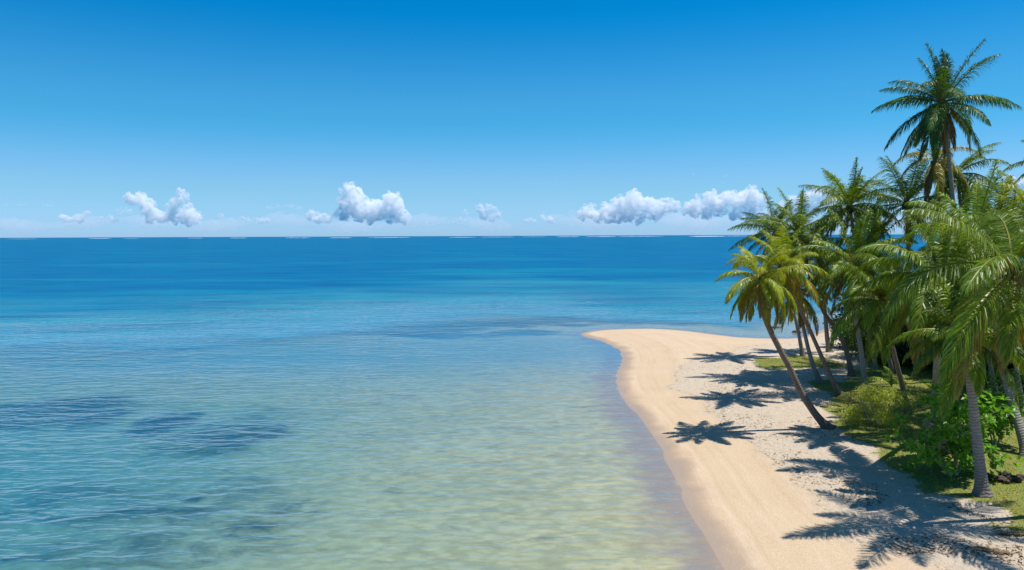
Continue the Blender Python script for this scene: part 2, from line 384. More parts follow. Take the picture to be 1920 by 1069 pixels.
# ------------------------------------------------------------------ surf on the outer reef, at the horizon
def build_surf():
    rng = np.random.RandomState(3); V = []; F = []
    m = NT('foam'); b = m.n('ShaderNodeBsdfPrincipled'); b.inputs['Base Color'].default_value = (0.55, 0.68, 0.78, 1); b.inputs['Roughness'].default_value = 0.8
    m.surf(b.outputs[0])
    x = -4300
    while x < 2600:
        L = rng.uniform(60, 420); gap = rng.uniform(20, 260) * (1.3 if x < -600 else 0.35)
        hmax = rng.uniform(0.8, 3.4) * (0.8 if x < 600 else 1.3); Y = 6200 + rng.uniform(-900, 1200)
        n = int(L / 12) + 3
        i0 = len(V)
        for k in range(n):
            t = k / (n - 1); hh = hmax * (math.sin(math.pi * t) ** 0.5) * rng.uniform(0.35, 1.0) + 0.2
            xx = x + L * t; V += [(xx, Y - 25, -0.2), (xx, Y - 5, hh * 0.8), (xx, Y + 5, hh), (xx, Y + 20, -0.2)]
        for k in range(n - 1):
            a = i0 + 4 * k
            for j in range(3): F.append((a + j, a + 4 + j, a + 5 + j, a + 1 + j))
        x += L + gap
    tag(mesh_obj('reef_surf', V, F, m.m), 'thin broken line of white surf along the outer reef at the horizon', 'surf', kind='stuff')
build_surf()

# ------------------------------------------------------------------ clouds
def ico(sub=1):
    import bmesh
    bm = bmesh.new(); bmesh.ops.create_icosphere(bm, subdivisions=sub, radius=1.0)
    v = np.array([x.co[:] for x in bm.verts]); f = [tuple(q.index for q in p.verts) for p in bm.faces]; bm.free(); return v, f
ICO1, ICO2, ICO3 = ico(1), ico(2), ico(3)
def mat_cloud(name, dens):
    m = NT(name)
    v = m.n('ShaderNodeVolumePrincipled'); v.inputs['Color'].default_value = (1.0, 1.0, 1.0, 1); v.inputs['Density'].default_value = dens
    v.inputs['Anisotropy'].default_value = 0.0
    if dens > 0.001:
        ns = m.noise(m.pos((0.0075, 0.0075, 0.0095)), 1.0, 6, 0.62, 0.3)
        m.set(v.inputs['Density'], m.math('MULTIPLY', m.maprange(ns, 0.42, 0.60, 0.05, 1.4), dens))
    m.t.links.new(v.outputs[0], m.out.inputs['Volume']); return m.m
CLOUD_D = 20000.0
M_CLOUD = mat_cloud('cloud_dense', 0.011); M_WISP = mat_cloud('cloud_thin', 0.0022)
ctex = bpy.data.textures.new('cloud_lumps', 'CLOUDS'); ctex.noise_scale = 170; ctex.noise_depth = 4
ctex2 = bpy.data.textures.new('cloud_lumps_small', 'CLOUDS'); ctex2.noise_scale = 70; ctex2.noise_depth = 5
def cloud(label, blobs, seed, dense=True, flat=1.0, Y=CLOUD_D, vox=1.0, mat=None):
    rng = np.random.RandomState(seed); V = []; F = []; u = Y / FPX
    c0 = at(blobs[0][0], blobs[0][1], Y)
    for (px, py, r) in blobs:
        c = at(px, py, Y); n = 30; r = r * 1.6
        for k in range(n + 1):
            if k == 0: off = np.zeros(3); rr = r * 0.8
            else:
                d = rng.normal(size=3); d /= np.linalg.norm(d); off = d * r * rng.uniform(0.55, 0.95); rr = r * rng.uniform(0.12, 0.36)
                off[2] *= flat
            rr *= u; v, f = ICO2
            q = v * np.array([rr, rr, rr * flat]) + np.array(c) + off * u * np.array([1, 1, 1])
            i0 = len(V); V += q.tolist(); F += [tuple(i0 + a for a in t) for t in f]
    o = mesh_obj('cloud', V, F, mat or (M_CLOUD if dense else M_WISP), origin=c0)
    md = o.modifiers.new('union', 'REMESH'); md.mode = 'VOXEL'; md.voxel_size = (18.0 if dense else 34.0) * vox
    md = o.modifiers.new('lumps', 'DISPLACE'); md.texture = ctex; md.strength = 120.0 if dense else 70; md.mid_level = 0.5; md.texture_coords = 'GLOBAL'
    md = o.modifiers.new('lumps_small', 'DISPLACE'); md.texture = ctex2; md.strength = 75.0; md.mid_level = 0.5; md.texture_coords = 'GLOBAL'
    tag(o, label, 'cloud', 'clouds low over the horizon')
    return o
cloud('tall white cumulus cloud with a narrow tower, left of the middle of the horizon',
      [(657,360,12),(668,372,13),(655,385,15),(672,392,16),(690,395,14),(712,388,12),(735,378,14),(742,392,14),(757,408,9),(700,405,10),(642,403,10),(728,405,9)], 11)
cloud('low puffy white cloud at the left foot of the tall tower cloud', [(583,402,7),(598,410,7),(612,410,6),(588,412,5)], 12)
cloud('ragged white cloud shaped like a V above the left part of the horizon', [(245,374,8),(262,372,10),(275,385,10),(284,400,11),(305,408,9),(320,390,8),(328,380,8),(342,368,9),(352,404,13),(368,408,8),(326,408,8)], 13)
cloud('long heaped white cloud bank in the right half, ending beside a narrow gap', [(1188,377,15),(1165,386,13),(1140,398,13),(1105,396,11),(1092,402,8),(1215,384,12),(1240,386,11),(1260,386,8),(1268,390,7),(1230,400,11),(1200,410,8),(1175,402,13),(1150,408,8),(1120,408,8)], 14)
cloud('bright heaped cloud bank rising to a peak just left of the palm crowns', [(1408,366,12),(1390,374,12),(1365,372,12),(1335,378,13),(1305,386,12),(1290,392,8),(1350,392,10),(1385,388,10),(1418,382,10),(1325,398,9),(1380,402,9),(1410,400,10),(1300,400,7),(1430,375,9)], 15)
cloud('white cloud partly hidden behind the far palm crowns', [(1470,384,8),(1488,378,9),(1510,374,9),(1532,366,9),(1548,362,8),(1500,392,8),(1525,388,9),(1560,380,9),(1480,400,8)], 16)
cloud('small broken white cloud right of the middle of the horizon', [(872,397,3.5),(900,392,7),(915,390,6),(928,393,5),(906,405,6),(922,408,6),(935,402,5)], 17, Y=16000)
cloud('very small white cloud between the small broken cloud and the long bank', [(1018,406,4.5),(1028,410,5),(1036,414,4.5)], 18, Y=16000)
cloud('faint low cloud left of the long heaped bank', [(1070,402,6),(1080,414,6),(1062,416,4)], 19, dense=False, Y=14000)
cloud('small white cloud near the left edge, right-hand puff of a pair', [(146,408,5.5),(160,402,4.5),(166,399,4),(152,413,4)], 20, Y=16000)
cloud('small white cloud near the left edge, left-hand puff of a pair', [(118,410,5),(126,409,5),(132,412,4)], 21, Y=16000)
cloud('tiny cloud puff at the far left edge of the horizon', [(30,416,4),(64,411,4),(6,413,4)], 22, dense=False, Y=14000)
cloud('tiny cloud puffs just right of the V shaped cloud', [(415,405,4),(420,410,3.5),(455,410,4.5),(466,412,4),(500,412,3)], 23, Y=16000)
cloud('thin flat streak of cloud left of the tall tower cloud', [(505,389,6),(525,388,7),(545,386,8),(560,390,6)], 24, dense=False, flat=0.35)
cloud('faint low puffs right of the tall tower cloud', [(800,414,4),(815,413,5),(845,414,4)], 25, dense=False, Y=14000)
cloud('very thin streak of cloud high above the right-hand banks', [(1275,327,3),(1300,326,4),(1330,328,4),(1360,330,4),(1385,331,3)], 30, dense=False, flat=0.3)
cloud('thin flat streak of cloud above the left edge of the horizon', [(0,384,7),(40,384,8),(90,385,8),(140,386,6)], 26, dense=False, flat=0.22)
for k_, (lab_, bl_) in enumerate([
    ('tiny broken puffs low between the V shaped cloud and the flat streak', [(430,412,3.5),(438,414,3),(482,413,3.5),(492,415,3)]),
    ('small ragged puff between the small broken cloud and the tall tower cloud', [(862,412,3.5),(850,415,3),(872,416,3)]),
    ('small low puff left of the V shaped cloud, above the horizon', [(196,410,4),(206,406,4.5),(214,411,4)]),
    ('small low puff under the left tip of the V shaped cloud', [(222,398,4),(232,392,5),(243,396,4)]),
    ('tiny puff under the gap between the small cloud and the faint low cloud', [(985,414,3),(992,412,3.5),(1000,416,3)])]):
    cloud(lab_, bl_, 60 + k_, Y=15000)
cloud('white cloud showing between the crowns under the tallest palm', [(1822,352,10),(1838,346,10),(1852,352,9),(1835,366,10),(1895,340,9),(1910,345,8)], 27)

M_VEIL = mat_cloud('cloud_veil', 0.0009)
cloud('very faint long veil of cloud low above the left half of the horizon', [(x, 418 + 6 * math.sin(x * 0.021), 11 + 4 * math.sin(x * 0.05)) for x in range(-60, 960, 16)], 28, dense=False, flat=0.6, Y=23000, vox=2.2, mat=M_VEIL)
cloud('faint pale veil of cloud under the heaped banks in the right half', [(x, 412 + 5 * math.sin(x * 0.03), 16 + 5 * math.sin(x * 0.04)) for x in range(1040, 1980, 16)], 29, dense=False, flat=0.6, Y=23000, vox=2.2, mat=M_VEIL)

# ------------------------------------------------------------------ vegetation materials
def mat_leaf(name, rough=0.42, trans=0.35, spec=0.45):
    m = NT(name)
    c = m.attr('leafcol', True)
    bs = m.n('ShaderNodeBsdfPrincipled'); m.set(bs.inputs['Base Color'], c); bs.inputs['Roughness'].default_value = rough
    bs.inputs['Specular IOR Level'].default_value = spec
    tl = m.n('ShaderNodeBsdfTranslucent'); m.set(tl.inputs[0], m.mix(1.0, c, (1.9, 1.75, 0.7), 'MULTIPLY'))
    mx = m.n('ShaderNodeMixShader'); mx.inputs[0].default_value = trans
    m.t.links.new(bs.outputs[0], mx.inputs[1]); m.t.links.new(tl.outputs[0], mx.inputs[2])
    return m.surf(mx.outputs[0])
M_FROND = mat_leaf('palm_leaf', 0.40, 0.26, 0.36)
M_LEAF = mat_leaf('broad_leaf', 0.42, 0.36, 0.4)
def mat_bark(name, a, b, ring=True):
    m = NT(name); l = m.attr('len'); p = m.pos(kind='Object')
    n = m.noise(p, 2.2, 5, 0.6); nf = m.noise(p, 16, 4, 0.6)
    c = m.mix(n, a, b)
    if ring:
        ph = m.math('ADD', m.math('MULTIPLY', l, 46.0), m.math('ADD', m.math('MULTIPLY', nf, 3.0), m.math('MULTIPLY', n, 14.0)))
        sn = m.math('SINE', ph)
        rg = m.maprange(sn, 0.35, 1.0)
        c = m.mix(m.math('MULTIPLY', rg, 0.6), c, (0.075, 0.055, 0.045))
        low = m.maprange(l, 0.0, 2.2, 0.55, 0.0)
        c = m.mix(low, c, (0.12, 0.065, 0.045))
        h = m.math('ADD', m.math('MULTIPLY', sn, -0.5), nf)
    else: h = nf
    c = m.mix(m.math('MULTIPLY', m.maprange(nf, 0.45, 0.7), 0.35), c, (0.36, 0.34, 0.31))
    bs = m.n('ShaderNodeBsdfPrincipled'); m.set(bs.inputs['Base Color'], c); bs.inputs['Roughness'].default_value = 0.85
    m.t.links.new(m.bump(h, 0.8, 0.03), bs.inputs['Normal']); return m.surf(bs.outputs[0])
M_TRUNK = mat_bark('palm_bark_grey', (0.26, 0.235, 0.205), (0.38, 0.36, 0.33))
M_TRUNKB = mat_bark('palm_bark_brown', (0.16, 0.105, 0.08), (0.27, 0.215, 0.18))
M_BARK = mat_bark('shrub_bark', (0.22, 0.18, 0.14), (0.36, 0.32, 0.27), False)
def mat_plain(name, a, b, sc=6, rough=0.8):
    m = NT(name); p = m.pos(kind='Object'); n = m.noise(p, sc, 4)
    bs = m.n('ShaderNodeBsdfPrincipled'); m.set(bs.inputs['Base Color'], m.mix(m.maprange(n, 0.3, 0.7), a, b)); bs.inputs['Roughness'].default_value = rough
    m.t.links.new(m.bump(n, 0.5, 0.03), bs.inputs['Normal']); return m.surf(bs.outputs[0])
M_FIBRE = mat_plain('palm_heart_fibre', (0.055, 0.04, 0.02), (0.14, 0.10, 0.05), 9)
M_NUT = mat_plain('coconut_husk', (0.10, 0.09, 0.025), (0.20, 0.13, 0.05), 3, 0.5)
M_HUSK = mat_plain('rotting_husks', (0.035, 0.025, 0.018), (0.12, 0.08, 0.05), 8)
M_ROCK = mat_plain('wet_rock', (0.05, 0.045, 0.045), (0.13, 0.12, 0.11), 3, 0.5)

# ------------------------------------------------------------------ tubes
def tube(path, radii, sides=10):
    P = np.asarray(path, float); n = len(P); T = np.gradient(P, axis=0); T /= np.linalg.norm(T, axis=1)[:, None] + 1e-12
    ref = np.array([0.0, 1.0, 0.0]) if abs(T[0][1]) < 0.8 else np.array([1.0, 0, 0])
    A = np.cross(T, ref); A /= np.linalg.norm(A, axis=1)[:, None]; B = np.cross(T, A)
    ang = np.linspace(0, 2 * math.pi, sides, endpoint=False)
    r = np.asarray(radii, float); r = r[:, None] if r.ndim == 1 else r
    V = P[:, None, :] + r[:, :, None] * (np.cos(ang)[None, :, None] * A[:, None, :] + np.sin(ang)[None, :, None] * B[:, None, :])
    V = V.reshape(-1, 3); F = []
    for i in range(n - 1):
        for j in range(sides):
            k = (j + 1) % sides; F.append((i * sides + j, i * sides + k, (i + 1) * sides + k, (i + 1) * sides + j))
    F.append(tuple((n - 1) * sides + j for j in range(sides)))
    return V, F

# ------------------------------------------------------------------ palms
def frond(rng, org, az, el, L, droop, wind, cols, nl=46, lw=0.055, ragged=0.0, hang=1.0):
    """returns verts, faces, colours of one pinnate frond: rachis plus its leaflets"""
    N = 16; ds = L / N
    d = np.array([math.cos(az) * math.cos(el), math.sin(az) * math.cos(el), math.sin(el)])
    hz = np.array([math.cos(az), math.sin(az), 0.0]); P = [np.array(org, float)]; D = [d.copy()]
    tw = rng.uniform(-0.12, 0.12)
    for i in range(N):
        t = (i + 0.5) / N
        g = droop * (0.35 + 1.5 * t) / N
        d = d + np.array([0, 0, -1.0]) * g + wind * (0.25 + t) / N + np.cross([0, 0, 1.0], hz) * tw / N * 2
        d /= np.linalg.norm(d); P.append(P[-1] + d * ds); D.append(d.copy())
    P = np.array(P); D = np.array(D)
    side0 = np.cross(hz, [0, 0, 1.0]); side0 /= np.linalg.norm(side0)
    roll = rng.uniform(-0.35, 0.35)
    V = []; F = []; C = []
    # rachis
    tt = np.linspace(0, 1, N + 1); rad = 0.045 * (1 - tt) ** 0.8 + 0.006; rad[0] *= 1.6
    tv, tf = tube(P, rad, 4); V.append(tv); F += tf
    rc = np.array(cols['rachis']); C.append(np.repeat(rc[None], len(tv), 0)); off = len(tv)
    # leaflets
    t = np.linspace(0.10, 0.995, nl); t = np.concatenate([t, t + 0.4 / nl]); t = np.clip(t, 0, 0.999)
    sd = np.concatenate([np.ones(nl), -np.ones(nl)])
    keep = rng.rand(len(t)) > 0.03 + ragged * (0.25 + 0.6 * (vnoise(t * 9 + rng.rand() * 50, sd * 3 + 10) > 0.55)); t = t[keep]; sd = sd[keep]; m = len(t)
    fi = t * N; i = np.minimum(fi.astype(int), N - 1); fr = (fi - i)[:, None]
    B = P[i] * (1 - fr) + P[i + 1] * fr; T = D[i] * (1 - fr) + D[i + 1] * fr; T /= np.linalg.norm(T, axis=1)[:, None]
    S = np.repeat(side0[None], m, 0); S -= (S * T).sum(1)[:, None] * T; S /= np.linalg.norm(S, axis=1)[:, None]
    Nn = np.cross(S, T)
    if roll:
        c, s_ = math.cos(roll), math.sin(roll); S, Nn = S * c + Nn * s_, Nn * c - S * s_
    prof = np.interp(t, [0.1, 0.2, 0.4, 0.65, 0.85, 1.0], [0.55, 0.85, 1.0, 0.92, 0.62, 0.30])
    ll = L * 0.26 * prof * rng.uniform(0.85, 1.12, m)
    al = np.interp(t, [0.1, 0.5, 0.9, 1.0], [0.35, 0.62, 0.95, 1.25]) + rng.normal(0, 0.07, m)
    dr = (sd[:, None] * S) * np.cos(al)[:, None] + T * np.sin(al)[:, None] + Nn * (0.28 + rng.normal(0, 0.08, m))[:, None]
    dr /= np.linalg.norm(dr, axis=1)[:, None]
    wd = T - (T * dr).sum(1)[:, None] * dr + Nn * (rng.normal(0.25, 0.3, m))[:, None] * 1.0
    wd -= (wd * dr).sum(1)[:, None] * dr; wd /= np.linalg.norm(wd, axis=1)[:, None]
    w_ = lw * (0.75 + 0.35 * prof) / 2
    pts = [B]; q = dr.copy(); cur = B.copy(); segs = 3
    hg = hang * rng.uniform(0.6, 1.3, m)[:, None]
    for k in range(segs):
        q = q + np.array([0, 0, -1.0]) * hg * (0.32 + 0.25 * k) + wind * 0.25; q /= np.linalg.norm(q, axis=1)[:, None]
        cur = cur + q * (ll / segs)[:, None]; pts.append(cur.copy())
    ws = [0.6, 1.0, 0.75]
    lv = np.zeros((m, 7, 3))
    for k in range(3):
        lv[:, 2 * k] = pts[k] - wd * (w_ * ws[k])[:, None]; lv[:, 2 * k + 1] = pts[k] + wd * (w_ * ws[k])[:, None]
    lv[:, 6] = pts[3]
    V.append(lv.reshape(-1, 3))
    base = off + np.arange(m) * 7
    q1 = np.stack([base, base + 1, base + 3, base + 2], 1); q2 = np.stack([base + 2, base + 3, base + 5, base + 4], 1); t3 = np.stack([base + 4, base + 5, base + 6], 1)
    F += q1.tolist() + q2.tolist() + t3.tolist()
    a = np.array(cols['a']); b = np.array(cols['b']); mixf = np.clip(rng.uniform(0, 0.35) + 0.75 * rng.rand(m), 0, 1)[:, None]
    lc = a[None] * (1 - mixf) + b[None] * mixf; lc = lc * rng.uniform(0.82, 1.15, (m, 1))
    pc = np.repeat(lc[:, None, :], 7, 1)
    tipb = (rng.rand(m) < cols.get('tips', 0.2)); tcol = np.array([0.30, 0.21, 0.08])
    pc[tipb, 6] = tcol; pc[tipb, 4:6] = 0.6 * pc[tipb, 4:6] + 0.4 * tcol
    C.append(pc.reshape(-1, 3))
    return np.vstack(V), F, np.vstack(C)

PAL = {
 'lime':  dict(a=(0.12, 0.20, 0.006), b=(0.33, 0.36, 0.009), rachis=(0.34, 0.29, 0.06), tips=0.25),
 'mid':   dict(a=(0.040, 0.105, 0.006), b=(0.17, 0.25, 0.008), rachis=(0.26, 0.24, 0.035), tips=0.18),
 'dark':  dict(a=(0.026, 0.085, 0.014), b=(0.065, 0.14, 0.018), rachis=(0.17, 0.19, 0.06), tips=0.1),
 'old':   dict(a=(0.16, 0.18, 0.015), b=(0.36, 0.30, 0.025), rachis=(0.38, 0.27, 0.09), tips=0.5),
 'dead':  dict(a=(0.16, 0.10, 0.05), b=(0.27, 0.18, 0.09), rachis=(0.25, 0.17, 0.09), tips=0.5),
}
NUT = None
def palm(pts, dY, L, label, tint='mid', nf=24, seed=1, r=0.16, droop=1.0, wind=(-0.18, 0.0, 0.0), nl=44, dead=1, nuts=True,
         brown=False, world=None, elmax=82, elmin=-38, lw=0.055, hang=1.0):
    rng = np.random.RandomState(seed); nl = int(nl * 1.9); lw = lw * 0.86; hang = hang * 1.35; nf = nf + (1 if L < 4.3 else 0)
    if world is None:
        b = ground(*pts[0]); Y0 = b.y; n = len(pts); ctrl = [np.array(b)]
        for i in range(1, n):
            f = (b.z + (pts[0][1] - pts[i][1])) and (pts[0][1] - pts[i][1]) / (pts[0][1] - pts[-1][1] + 1e-9)
            ctrl.append(np.array(at(pts[i][0], pts[i][1], Y0 + dY * f)))
    else:
        ctrl = [np.array(p, float) for p in world]; ctrl[0][2] = float(gz(ctrl[0][0], ctrl[0][1])[0]); b = Vector(ctrl[0])
    ctrl[0] = ctrl[0] - np.array([0, 0, 0.12])
    path = catmull(ctrl, 10); seg = np.linalg.norm(np.diff(path, axis=0), axis=1); ln = np.concatenate([[0], np.cumsum(seg)])
    tot = ln[-1]; us = np.linspace(0, tot, max(24, int(tot * 5)))
    path = np.stack([np.interp(us, ln, path[:, k]) for k in range(3)], 1)
    rad = r * (0.92 + 0.95 * np.exp(-us / 0.42) + 0.18 * np.exp(-us / 2.5) - 0.22 * us / tot)
    sides = 14; ang = np.linspace(0, 2 * math.pi, sides, endpoint=False)
    rr = rad[:, None] * (1 + 0.05 * rng.normal(size=(1, sides)) + 0.025 * np.sin(us[:, None] * 26 + 2 * np.cos(ang)[None]) + 0.22 * np.exp(-us / 0.3)[:, None] * np.sin(ang * 5 + rng.rand() * 6)[None])
    root = empty('coconut_palm', b); tag(root, label, 'palm tree', 'coconut palms leaning over the beach')
    tv, tf = tube(path, rr, sides)
    mesh_obj('trunk', tv, tf, M_TRUNKB if brown else M_TRUNK, root, True, origin=b, attrs={'len': np.repeat(us, sides)})
    top = path[-1]; tdir = path[-1] - path[-4]; tdir /= np.linalg.norm(tdir)
    # heart: fibrous sheaths plus the young spear leaf
    hp = [top - tdir * 0.45, top - tdir * 0.2, top + tdir * 0.15, top + tdir * 0.5, top + tdir * 0.8 + np.array([0, 0, 0.1])]
    hv, hf = tube(hp, np.array([r * 0.8, r * 1.35, r * 1.5, r * 0.8, 0.03])[:, None] * (1 + 0.16 * rng.normal(size=(5, 9))), 9)
    crown = mesh_obj('crown', hv, hf, M_FIBRE, root, True, origin=top)
    W = np.array(wind)
    for i in range(nf + dead):
        isdead = i >= nf
        f = (i + 0.5) / nf if not isdead else 1.0
        az = i * 2.39996 + rng.uniform(-0.45, 0.45)
        el = R(elmax + (elmin - elmax) * f ** 0.85 + rng.uniform(-12, 12))
        if isdead: el = R(rng.uniform(-68, -50))
        Lf = L * (0.80 + 0.28 * math.sin(math.pi * min(f, 0.8))) * rng.uniform(0.82, 1.12)
        dr = droop * (0.55 + 0.95 * f) * rng.uniform(0.8, 1.2)
        if isdead: c = PAL['dead']
        elif f > (0.68 if tint == 'lime' else 0.84) and rng.rand() < 0.55: c = PAL['old']
        else:
            c = dict(PAL[tint]); k = rng.uniform(0.75, 1.22)
            k *= 1.22; c['a'] = tuple(x * k for x in c['a']); c['b'] = tuple(x * k for x in c['b'])
        o_ = top + tdir * (0.45 - 0.55 * f) + np.array([math.cos(az), math.sin(az), 0]) * r * 0.7
        v, fa, co = frond(rng, o_, az, el, Lf * (0.8 if isdead else 1), dr, W, c, nl=nl, lw=lw, ragged=0.5 if isdead else rng.choice([0, 0, 0.1, 0.3]), hang=hang * (1.5 if isdead else 0.75 + 0.6 * f))
        fo = mesh_obj('frond', v, fa, M_FROND, crown, origin=o_, cattrs={'leafcol': co})
        if isdead: fo['label'] = 'withered brown frond hanging against the trunk'
    if nuts:
        global NUT
        if NUT is None:
            NUT = mesh_obj('coconut', ICO2[0] * np.array([0.115, 0.115, 0.15]), ICO2[1], M_NUT, None, True)
            nut = NUT
        else:
            nut = None
        for k in range(rng.randint(5, 8)):
            a = rng.uniform(0, 6.28); c = Vector((math.cos(a) * r * 1.9, math.sin(a) * r * 1.9, -0.22 + rng.uniform(-0.2, 0.15)))
            o = nut if nut is not None else NUT.copy()
            if nut is None: COL.objects.link(o)
            nut = None; o.parent = crown; o.location = c; o.rotation_euler = (rng.rand(), rng.rand(), 0)
    return root

palm([(1557,803),(1533,781),(1504,739),(1481,690),(1457,645),(1436,600),(1427,562),(1426,527)], 0, 2.85,
     'lime green coconut palm leaning furthest left over the beach, thick base tipped out of sand', 'lime', 24, 3, r=0.20, brown=True, droop=1.6, dead=2, elmin=-60)
palm([(1578,744),(1552,695),(1528,640),(1505,590),(1480,540),(1468,508)], 0, 3.5,
     'yellow green palm behind the leftmost leaning one, thin slanting trunk with a brown foot', 'lime', 24, 4, brown=True, droop=1.3)
palm([(1539,718),(1523,680),(1510,630),(1502,590),(1497,552)], 1, 3.3,
     'shorter palm with a drooping brown tinged crown, its grey trunk standing in open sand', 'old', 20, 5, r=0.17, droop=1.6, dead=4)
palm([(1506,668),(1492,600),(1470,520),(1456,437)], 0, 4.0,
     'dark green palm crown standing highest at the left end of the grove, against clouds', 'dark', 22, 6, droop=0.9, elmin=-45)
palm([(1597,705),(1590,670),(1572,622),(1546,587),(1522,530),(1504,462),(1498,440)], 0, 3.9,
     'palm with a trunk bent sharply above a knobbly grey root, far end of sand', 'mid', 22, 7, brown=True, r=0.18)
palm([(1555,660),(1550,628),(1547,590),(1542,540),(1538,490)], 0, 3.8,
     'far palm with a straight dark trunk widening at its foot, back of the sand', 'mid', 20, 8, r=0.2, droop=1.3)
palm([(1625,738),(1619,690),(1612,640),(1604,590),(1601,540),(1600,500)], 0, 4.2,
     'palm with a straight pale grey trunk rising out of the loose yellow green shrub', 'mid', 26, 9, r=0.19, droop=1.5, dead=2)
palm([(1645,700),(1625,600),(1606,480),(1594,390)], 0, 4.2,
     'bushy mid green palm crown above and left of the dark one, under the open sky', 'mid', 26, 10, droop=0.9)
palm([(1718,690),(1712,600),(1703,480),(1700,385)], 0, 5.0,
     'dark green palm crown directly left below the tallest palm, fronds fanned upwards', 'dark', 24, 11, droop=0.7)
palm([(1808,715),(1799,500),(1787,375),(1776,268),(1767,196)], -2, 4.35,
     'tallest palm of the grove, rising alone against the blue sky with a long thin trunk', 'dark', 34, 112, r=0.2, droop=1.0, dead=4, nl=56, elmax=88, elmin=-50, wind=(-0.25, 0.0, 0.0))
palm([(1778,705),(1768,500),(1762,380),(1756,300)], 0, 3.9,
     'slim palm close behind the tallest one, with brown hanging fronds under its crown', 'old', 8, 13, droop=1.9, elmax=40, dead=4)
palm([(1822,700),(1812,520),(1802,400),(1796,330)], 1, 4.0,
     'palm with a small drooping crown below the tallest palm, on its right', 'mid', 18, 14, droop=1.6, elmax=60)
palm(None, 0, 5.0, 'nearest big palm at the right edge, long glossy fronds arching left across the grove', 'mid', 19, 15, r=0.2, droop=1.3, nl=64, lw=0.045,
     world=[(23.6, 29.8, 0.7), (22.3, 29.3, 4.0), (20.3, 28.8, 8.0), (19.3, 28.6, 10.4)], wind=(-0.3, 0, 0))
palm([(1843,928),(1838,880),(1828,790),(1819,710),(1813,640)], 0, 3.2,
     'short palm with the thickest ringed grey trunk, standing in front at the lawn edge', 'mid', 20, 16, r=0.235, droop=1.4, nl=60, dead=0, elmin=-25)
palm([(1752,805),(1753,770),(1754,735),(1757,670),(1762,600),(1766,525)], -7, 4.3,
     'palm with a plain upright grey trunk rising behind the rosette leaved shrub', 'mid', 26, 17, r=0.2, droop=1.5, nl=58)
palm([(1704,774),(1692,725),(1680,679),(1668,630),(1656,570)], -5, 3.5,
     'palm with a thin red brown trunk between the two shrubs', 'mid', 24, 18, droop=1.7, brown=True, r=0.16, nl=54)
palm([(1928,855),(1900,762),(1880,690),(1866,623),(1858,565)], 3, 3.7,
     'palm with a pale leaning trunk that leaves the picture at the right edge', 'mid', 24, 19, r=0.22, droop=1.6, nl=56)
palm([(1916,760),(1906,690),(1896,600),(1888,490)], 0, 4.6,
     'palm with a dark shaded trunk behind the pale leaning one at right', 'dark', 22, 20, droop=1.2)
palm([(1892,705),(1884,560),(1872,425)], 0, 4.2,
     'palm whose crown shows on the skyline right of the tallest palm', 'mid', 24, 21, droop=1.0)
palm([(1962,720),(1950,560),(1938,415)], -4, 4.8,
     'light green palm crown cut by the right edge on the skyline', 'lime', 24, 22, droop=1.3)
palm([(1990,700),(1975,500),(1962,305)], 0, 3.1,
     'palm mostly outside the right edge, a few frond tips poking in high up', 'mid', 18, 23, droop=1.0)
palm([(1866,738),(1845,600),(1826,448)], -6, 5.0,
     'palm crown in the upper middle of the dense right group, below the skyline crowns', 'mid', 26, 24, droop=1.1, nl=54)
palm([(1674,700),(1656,620),(1640,548),(1632,470)], -2, 4.4,
     'palm between the dark fanned crown and the loose shrub, pale trunk half hidden', 'mid', 24, 25, droop=1.2)

# ------------------------------------------------------------------ broad-leaved trees and shrubs
def leaves(rng, C, Nrm, size, asp, cols, fold=0.25):
    """leaf-shaped folded cards (6 verts, 4 faces) at points C, growing along Nrm"""
    n = len(C); D = Nrm / (np.linalg.norm(Nrm, axis=1)[:, None] + 1e-9)
    rn = rng.normal(size=(n, 3)) * 0.45 + np.array([0, 0, 1.0]); S = np.cross(D, rn); S /= np.linalg.norm(S, axis=1)[:, None] + 1e-9; U = np.cross(S, D)
    L = size * rng.uniform(0.7, 1.25, n); W = L * asp / 2
    v = np.zeros((n, 6, 3)); L = L[:, None]; W = W[:, None]
    v[:, 0] = C; v[:, 1] = C + D * L * 0.5 - S * W + U * W * fold; v[:, 2] = C + D * L * 0.5 + S * W + U * W * fold
    v[:, 3] = C + D * L * 0.5; v[:, 4] = C + D * L - U * L * 0.12; v[:, 5] = C + D * L * 0.98 - U * L * 0.12 + S * W * 0.05
    b = np.arange(n) * 6
    F = np.stack([b, b + 1, b + 3], 1).tolist() + np.stack([b, b + 3, b + 2], 1).tolist() + np.stack([b + 1, b + 4, b + 3], 1).tolist() + np.stack([b + 3, b + 4, b + 2], 1).tolist()
    k = rng.rand(n, 1); c = np.array(cols[0])[None] * (1 - k) + np.array(cols[1])[None] * k; c *= rng.uniform(0.75, 1.2, (n, 1))
    if len(cols) > 2:
        sel = rng.rand(n) < cols[3]; c[sel] = np.array(cols[2]) * rng.uniform(0.8, 1.1, (sel.sum(), 1))
    return v.reshape(-1, 3), F, np.repeat(c, 6, 0)

